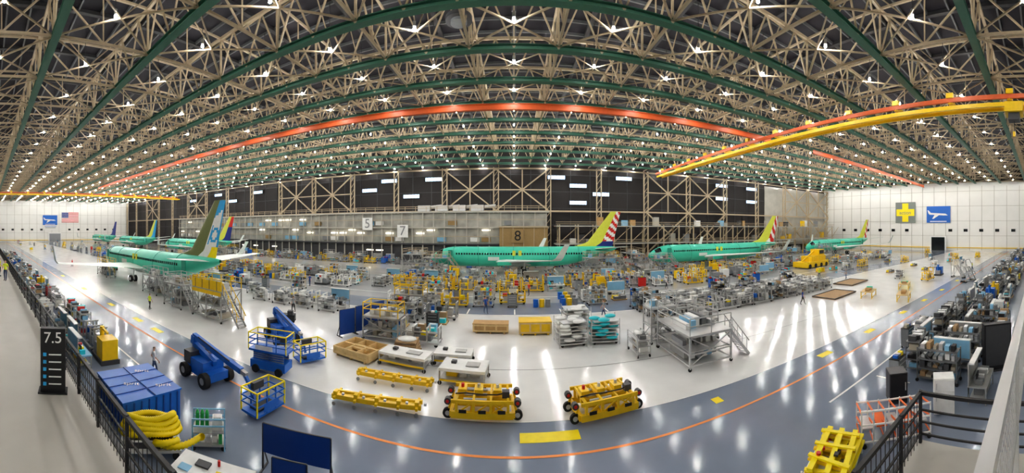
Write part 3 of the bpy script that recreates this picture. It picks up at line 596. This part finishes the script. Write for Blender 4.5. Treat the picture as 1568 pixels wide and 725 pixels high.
def dolly():
    b=MB(); w,d=2.9,1.7; Y='yellow_paint'
    for y in(-d/2,d/2): b.bar((-w/2,y,.35),(w/2,y,.35),.16,Y,.3); b.bar((-w/2,y,.95),(w/2,y,.95),.1,Y,.16)
    for x in(-w/2,-.5,.5,w/2): b.bar((x,-d/2,.35),(x,d/2,.35),.16,Y,.26)
    for x in(-1.2,-.4,.4,1.2):
        for y in(-d/2,d/2): b.box((x,y,.65),(.12,.12,.6),Y)
        b.bar((x,-d/2,.98),(x,d/2,.98),.1,Y)
    for i in range(4): x=-1.2+.8*i; b.bar((x,-d/2,.4),(x+.8*(1 if i<3 else -1),-d/2,.95),.06,Y)
    for y in(-.5,0,.5): b.cyl((-1.2,y,.72),(1.2,y,.72),.13,Y,10); b.cyl((-.9,y,.9),(.2,y,.9),.07,'silver',8)
    for x in(-1,-.2,.7): b.box((x,.1,1.1),(.4,.6,.22),Y); b.cyl((x,.1,1.2),(x,.1,1.38),.08,'red' if x<-.5 else 'silver',8)
    b.box((1.1,-.4,1.15),(.35,.3,.3),'dark_grey'); b.tube([(-1.3,-.3,1.05),(-.8,-.5,1.2),(0,-.4,1.1),(.7,-.6,1.2),(1.1,-.4,1.2)],.03,'black',6)
    for x in(-w/2-.2,w/2+.2):
        for y in(-.55,.55):
            b.cyl((x,y-.07,.24),(x,y+.07,.24),.24,'rubber',16); b.cyl((x,y-.08,.24),(x,y+.08,.24),.12,'silver',10); b.bar((x,y,.24),(x*.9,y,.8),.1,Y); b.cyl((x,y-.12,.82),(x,y+.12,.82),.16,'dark_grey',12); b.cyl((x,y-.13,.82),(x,y+.13,.82),.08,'red',10)
    for x in(-.9,0,.9): b.box((x,-d/2-.1,.55),(.35,.05,.14),'black')
    return b.mesh('tooling_dolly')
dm=dolly(); put(dm,'tooling_dolly',(-1.5,16.3,0),math.radians(2)); put(dm,'tooling_dolly',(4.35,16.0,0),math.radians(8))
b=MB(); b.bar((-2.3,0,.35),(2.3,0,.35),.22,'yellow_paint',.22); b.bar((-2.3,.5,.35),(2.3,.5,.35),.14,'yellow_paint',.18)
for x in(-2.1,-1,.1,1.2,2.1): b.bar((x,-.3,.35),(x,.8,.35),.12,'yellow_paint'); b.cyl((x,-.33,.1),(x,-.27,.1),.1,'grey_paint',10); b.cyl((x,.77,.1),(x,.83,.1),.1,'grey_paint',10); b.box((x,0,.54),(.2,.25,.16),'yellow_paint'); b.box((x+.4,0,.5),(.12,.12,.12),'silver')
for i in range(4): b.bar((-2.1+i*1.05,0,.35),(-1.05+i*1.05,.5,.35),.05,'yellow_paint')
bm_=b.mesh('beam_dolly'); put(bm_,'beam_dolly',(-6.8,18.1,0),.0); put(bm_,'beam_dolly',(-6.7,15.3,0),math.radians(8))
def tbl(w,d,h):
    b=MB(); frame(b,w,d,h,'grey_metal',.08); casters(b,w,d,.12); b.box((0,0,h),(w+.1,d+.1,.16),'white_paint'); b.box((0,0,.35),(w,d,.06),'grey_metal'); goods(b,w*.8,d*.7,.38,3,['white_paint','silver','yellow_paint'],.3)
    b.box((w*.2,0,h+.12),(w*.3,d*.4,.05),'grey_metal'); b.box((-w*.25,.1,h+.15),(.3,.3,.15),'dark_grey'); b.bar((-w/2,-d/2,.3),(w/2,-d/2,.3),.1,'yellow_paint'); return b
tbl(3.2,1.4,.8).obj('layup_table',(-7.0,21,0),math.radians(-8)); tbl(2.6,1.6,.9).obj('layup_table',(-2.9,19.6,0),math.radians(-4)); tbl(2.4,1.3,.7).obj('layup_table',(-4.0,22.2,0),0)
def crate(w,d,h,m='wood',open_=False):
    b=MB(); t=.06
    for k in(-.4,0,.4): b.box((w*k,0,.06),(.14,d,.12),m)
    b.box((0,0,.15),(w,d,.06),m)
    for y in(-d/2,d/2): b.box((0,y,.18+h/2),(w,t,h),m); 
    for x in(-w/2,w/2): b.box((x,0,.18+h/2),(t,d,h),m)
    for x in(-w/2,-w/6,w/6,w/2): b.box((x*.97,-d/2-.05,.18+h/2),(.14,.05,h),'wood_pale')
    for z in(.24,h+.1): b.box((0,-d/2-.05,z),(w,.04,.12),'wood_pale')
    if open_:
        for x in(-w/6,w/6): b.box((x,0,.18+h/2),(t,d,h*.9),m)
        b.box((0,0,.5),(w*.5,d*.3,.12),'wood_pale'); b.box((0,.0,h+.1),(w,.16,.08),'wood_pale')
    else: b.box((0,0,h+.2),(w+.1,d+.1,.06),m)
    return b
crate(3,2.4,.5,'wood_pale',True).obj('wooden_crate',(-10.5,21.5,0),math.radians(-12)); crate(3.,1.2,.6).obj('wooden_crate',(-2.0,29.2,0)); crate(2.7,1.6,.9,'yellow_paint').obj('wooden_crate',(1.8,29,0))
def stack(m,m2):
    b=MB(); casters(b,1.7,1.7,.1); b.box((0,0,.25),(2.2,2.1,.08),'silver')
    for k in range(6):
        b.box((random.uniform(-.1,.1),random.uniform(-.1,.1),.42+k*.27),(2.1+random.uniform(-.2,.2),1.9,.06),'silver',random.uniform(-.1,.1))
        for j in range(4): b.ball((random.uniform(-.8,.8),random.uniform(-.7,.7) if j else -.8,.52+k*.27),.34,random.choice((m,m2)),5,(1.4,1.1,.4))
    frame(b,2.2,2.,2.,'silver',.05); return b
stack('plastic_wrap','white_paint').obj('wrapped_parts_stack',(4.4,26,0),.1); stack('turquoise','turquoise').obj('wrapped_parts_stack',(7.1,26,0),-.1); stack('plastic_wrap','plastic_wrap').obj('wrapped_parts_stack',(5.6,30,0),.1)
b=MB(); 
for k in range(5): b.box((0,0,.12+k*.2),(1.9-.1*k,1.4,.1),'cardboard'); b.ball((0,0,.22+k*.2),.62,'plastic_wrap',5,(1.2,1,.2))
b.obj('pallet_stack',(-7.6,23.1,0),.1)
b=MB(); b.box((0,0,.8),(9,4,1.2),'yellow_paint'); b.box((1,0,2),(6,3,1.2),'yellow_paint'); b.box((2.6,0,3.2),(2.4,2.4,1.6),'yellow_paint'); b.box((2.6,-1.25,3.4),(1.8,.1,.8),'glass_dark')
for x in(-3.5,-1.2,1.2,3.5): b.cyl((x,-2.1,.5),(x,-1.7,.5),.5,'rubber',14); b.cyl((x,1.7,.5),(x,2.1,.5),.5,'rubber',14)
for x in(-4,-2,0): b.bar((x,-1.9,1.4),(x,-1.9,2.6),.1,'yellow_paint')
b.bar((-4,-1.9,2.6),(0,-1.9,2.6),.1,'yellow_paint'); b.bar((-4,0,1.4),(1,0,3.6),.3,'yellow_paint'); b.obj('aircraft_tug',(61,50,0),.1)
for x,y in((38.4,21.8),(38.7,16.9),(46,20)):
    b=MB(); frame(b,2.6,1.4,.8,'yellow_paint',.1); b.box((0,0,.84),(2.8,1.6,.1),'wood_pale'); b.bar((-1.3,-.7,.2),(1.3,-.7,.2),.08,'yellow_paint'); b.bar((-1.3,.7,.2),(1.3,.7,.2),.08,'yellow_paint'); goods(b,2,1,.9,3,['wood','green_primer','cardboard']); b.obj('work_table',(x,y,0),.3)
b=MB(); b.box((0,0,.06),(6,3.4,.12),'cardboard'); b.bar((-3,-1.7,.15),(3,-1.7,.15),.1,'dark_grey'); b.bar((-3,1.7,.15),(3,1.7,.15),.1,'dark_grey'); b.bar((-3,-1.7,.15),(-3,1.7,.15),.1,'dark_grey'); b.bar((3,-1.7,.15),(3,1.7,.15),.1,'dark_grey'); mm=b.mesh('floor_mat'); put(mm,'floor_mat',(37.1,26.3,0),.1); put(mm,'floor_mat',(47,30,0),.1)
place('stairs',59.6,14.9,1.2); place('stairs',56,12.3,2.8,1.2)
for x,y,k,r in((20.6,8.0,'darkrack',.1),(23.6,8.1,'benchm',0),(26.6,8.2,'darkrack',0),(18.9,6.0,'darkrack',1.57),(20.7,5.6,'benchm',1.57),(22.6,5.4,'darkrack',1.57),(24.5,5.6,'benchm',1.57),(27,5.6,'benchm',0),(17.9,8.2,'cabg',0),(29.4,5.,'darkrack',1.57),(18.0,3.3,'benchm',0),(24.5,3.,'darkrack',0),(27.4,3.2,'darkrack',0),(23.6,10.,'cabg',0),(29.2,8.4,'darkrack',0),(26.2,9.8,'kit',0)): place(k,x,y,r)
b=MB(); b.box((0,0,.82),(.95,.9,1.5),'dark_grey'); casters(b,.8,.8,.08); b.box((0,-.46,.82),(.86,.03,1.4),'black'); b.box((.36,-.49,.9),(.04,.04,.4),'silver'); b.obj('steel_cabinet',(16,7.4,0),-.9)
b=MB(); b.box((0,0,.88),(1.,.8,1.7),'white_paint'); b.box((0,-.42,.6),(.94,.05,1.05),'white_paint'); b.box((0,-.42,1.42),(.94,.05,.52),'white_paint'); b.box((-.38,-.47,.9),(.04,.05,.4),'silver'); b.box((-.38,-.47,1.4),(.04,.05,.3),'silver'); b.box((0,0,.02),(.9,.7,.04),'black'); b.obj('refrigerator',(15.9,4.8,0),-1.2)
b=MB(); b.box((0,0,1.5),(1.8,.5,2.9),'black'); b.box((0,0,.04),(2.,.7,.08),'dark_grey'); b.box((0,-.27,1.6),(1.6,.04,2.5),'dark_grey'); b.obj('locker',(21.3,2.9,0),-1.1)
b=MB()
for k in range(7): x=-1.5+k*.5; b.box((x,0,.75),(.05,.05,1.5),'white_paint'); b.bar((x,0,.2),(x,1.4,.2),.05,'orange'); b.bar((x,0,.9),(x,1.4,.5),.06,'orange'); b.bar((x,0,1.4),(x,1.4,1.1),.06,'orange'); b.box((x,1.4,.6),(.05,.05,1.2),'white_paint')
for z in(.2,.9,1.45): b.bar((-1.5,0,z),(1.5,0,z),.06,'white_paint'); b.bar((-1.5,1.4,z*.78),(1.5,1.4,z*.78),.06,'white_paint')
for k in range(5): b.box((-1.2+k*.6,.7,.6+.1*(k%2)),(.45,1.,.08),'orange' if k%2 else 'silver')
casters(b,2.8,.2,.1); b.obj('orange_parts_rack',(12.8,5.9,0),math.radians(-50))
b=MB(); b.box((0,0,.4),(2.6,1.7,.08),'white_paint'); frame(b,2.5,1.6,.7,'white_paint'); casters(b,2.2,1.4,.1)
for k in range(4):
    z=.5+k*.12; a=random.uniform(-.2,.2)
    for y in(-.65,-.1,.5): b.bar((-1.3,y,z),(1.2,y+random.uniform(-.2,.2),z+.05),.2,'yellow_bright',.09)
    for x in(-.9,.1,.9): b.bar((x,-.8,z+.07),(x+random.uniform(-.3,.3),.75,z+.07),.16,'yellow_bright' if k%2 else 'yellow_paint',.07)
    b.box((.5-.3*k,-.2,z+.1),(.2,.15,.06),'black'); b.cyl((.9-.5*k,.4,z+.1),(.9-.5*k,.4,z+.18),.09,'red',8)
me=b.mesh('yellow_frame_cart'); put(me,'yellow_frame_cart',(10.1,7.2,0),.35)
b=MB(); casters(b,1.2,.7,.18); b.box((0,0,.5),(1.5,.9,.5),'black'); b.box((.3,0,.9),(.5,.6,.4),'dark_grey'); b.bar((-.7,0,.6),(-1.4,0,1.),.05,'black'); b.obj('battery_cart',(-20.2,25.3,0),.5)
# ---------------------------------------------------------------- people
def human(name,top,legs,rz,loc,stride=.25,armbend=.5):
    J={}; V=[];E=[];R=[]
    def jn(k,p,r,par=None):
        J[k]=len(V); V.append(p); R.append(r)
        if par: E.append((J[par],J[k]))
    jn('pel',(0,0,.97),.135); jn('bel',(0,.0,1.10),.125,'pel'); jn('chest',(0,.01,1.30),.145,'bel'); jn('sh',(0,.0,1.43),.11,'chest'); jn('nk',(0,0,1.52),.055,'sh'); jn('hd0',(0,-.01,1.58),.07,'nk'); jn('hd1',(0,-.01,1.68),.088,'hd0'); jn('hd2',(0,0,1.74),.06,'hd1')
    for s,n in((-1,'l'),(1,'r')):
        f=s*stride
        jn('hip'+n,(s*.10,0,.90),.10,'pel'); jn('kn'+n,(s*.11,-f*.5-.03,.50),.062,'hip'+n); jn('cf'+n,(s*.11,-f*.75,.34),.058,'kn'+n); jn('an'+n,(s*.11,-f,.10),.04,'cf'+n); jn('he'+n,(s*.11,-f-.04,.05),.042,'an'+n); jn('to'+n,(s*.12,-f-.18,.035),.032,'he'+n)
        jn('s'+n,(s*.19,0,1.41),.062,'sh'); jn('el'+n,(s*.25,f*.4+.03,1.13),.042,'s'+n); jn('wr'+n,(s*.25,f*.5-armbend*.22,.92+armbend*.08),.028,'el'+n); jn('pm'+n,(s*.25,f*.5-armbend*.22-.03,.85+armbend*.08),.036,'wr'+n)
    me=bpy.data.meshes.new('body'); me.from_pydata(V,E,[]); o=bpy.data.objects.new('tmp',me); COL.objects.link(o)
    md=o.modifiers.new('skin','SKIN'); md.use_smooth_shade=True
    for i,r in enumerate(R): me.skin_vertices[0].data[i].radius=(r,r*(.75 if i in(0,1,2,3) else 1)); me.skin_vertices[0].data[i].use_root=(i==0)
    ss=o.modifiers.new('sub','SUBSURF'); ss.levels=2; ss.render_levels=2
    dg=bpy.context.evaluated_depsgraph_get(); m2=bpy.data.meshes.new_from_object(o.evaluated_get(dg)); bpy.data.objects.remove(o)
    m2.name='body'; m2.materials.clear()
    names=[legs,top,'skin','hair','black']
    for nme in names: m2.materials.append(MATS[nme])
    for p in m2.polygons:
        c=p.center; p.use_smooth=True
        if c.z>1.66 and (c.y>-.04 or c.z>1.74): k=3
        elif c.z>1.49: k=2
        elif abs(c.x)>.19 and c.z<1.2: k=2
        elif c.z>.95: k=1
        elif c.z<.09: k=4
        else: k=0
        p.material_index=k
    root=bpy.data.objects.new(name,None); root.location=loc; root.rotation_euler=(0,0,rz); COL.objects.link(root)
    put(m2,'body',(0,0,0),parent=root)
    b=MB()
    for s in(-1,1):
        b.ball((s*.032,-.088,1.665),.012,'white_paint',5); b.ball((s*.032,-.098,1.665),.006,'black',4); b.ball((s*.087,.0,1.65),.022,'skin',5,(.4,.8,1.2))
        b.bar((s*.018,-.096,1.69),(s*.048,-.09,1.69),.007,'hair')
        f=s*stride; hx,hy,hz=s*.25,f*.5-armbend*.22-.03,.85+armbend*.08
        for k in range(4):
            x=hx; y=hy-.028+k*.019; L=(.07,.08,.075,.06)[k]
            b.tube([(x,y,hz-.015),(x,y-.006,hz-.03-L*.5),(x-s*.012,y-.012,hz-.03-L)],[.0105,.0095,.007],'skin',6)
        b.tube([(hx-s*.01,hy-.03,hz+.015),(hx-s*.03,hy-.055,hz-.015),(hx-s*.03,hy-.062,hz-.045)],[.012,.011,.008],'skin',6)
    b.tube([(0,-.09,1.665),(0,-.108,1.635),(0,-.095,1.625)],[.008,.014,.009],'skin',6); b.bar((-.024,-.088,1.598),(.024,-.088,1.598),.009,'red')
    put(b.mesh('face_and_hands'),'face_and_hands',(0,0,0),parent=root)
    return root
human('worker','shirt_white','denim',math.radians(160),(-18.1,9.9,0))
human('worker','vest','denim',math.radians(60),(-28.9,1.7,4.5),.08); human('worker','vest','black',math.radians(200),(-31.5,1.3,4.5),.05)
for i,(x,y) in enumerate(PEOPLE):
    human('worker',('blue_dark','shirt_white','vest','grey_paint','red')[i%5],('denim','black')[i%2],i*1.3,(x,y,0),.1+.05*(i%4))
# ---------------------------------------------------------------- world, camera
w=bpy.data.worlds.new('world'); sc.world=w; w.use_nodes=True; w.node_tree.nodes['Background'].inputs[0].default_value=(.8,.85,1,1); w.node_tree.nodes['Background'].inputs[1].default_value=.3
cam=bpy.data.cameras.new('camera'); co=bpy.data.objects.new('camera',cam); COL.objects.link(co)
co.location=(0,0,9); co.rotation_euler=(math.radians(90),0,0); sc.camera=co
cam.type='PANO'; cam.clip_end=1000; F=515.
for t in (cam,getattr(cam,'cycles',None)):
    if t is None: continue
    try:
        t.panorama_type='CENTRAL_CYLINDRICAL'
        t.central_cylindrical_range_u_min=-787/F; t.central_cylindrical_range_u_max=781/F
        t.central_cylindrical_range_v_min=-375/F; t.central_cylindrical_range_v_max=350/F; t.central_cylindrical_radius=1.0
    except Exception as e: print(e)
sc.view_settings.view_transform='Standard'
try: sc.view_settings.look='Medium High Contrast'
except Exception as e: print(e)
sc.view_settings.exposure=0.4
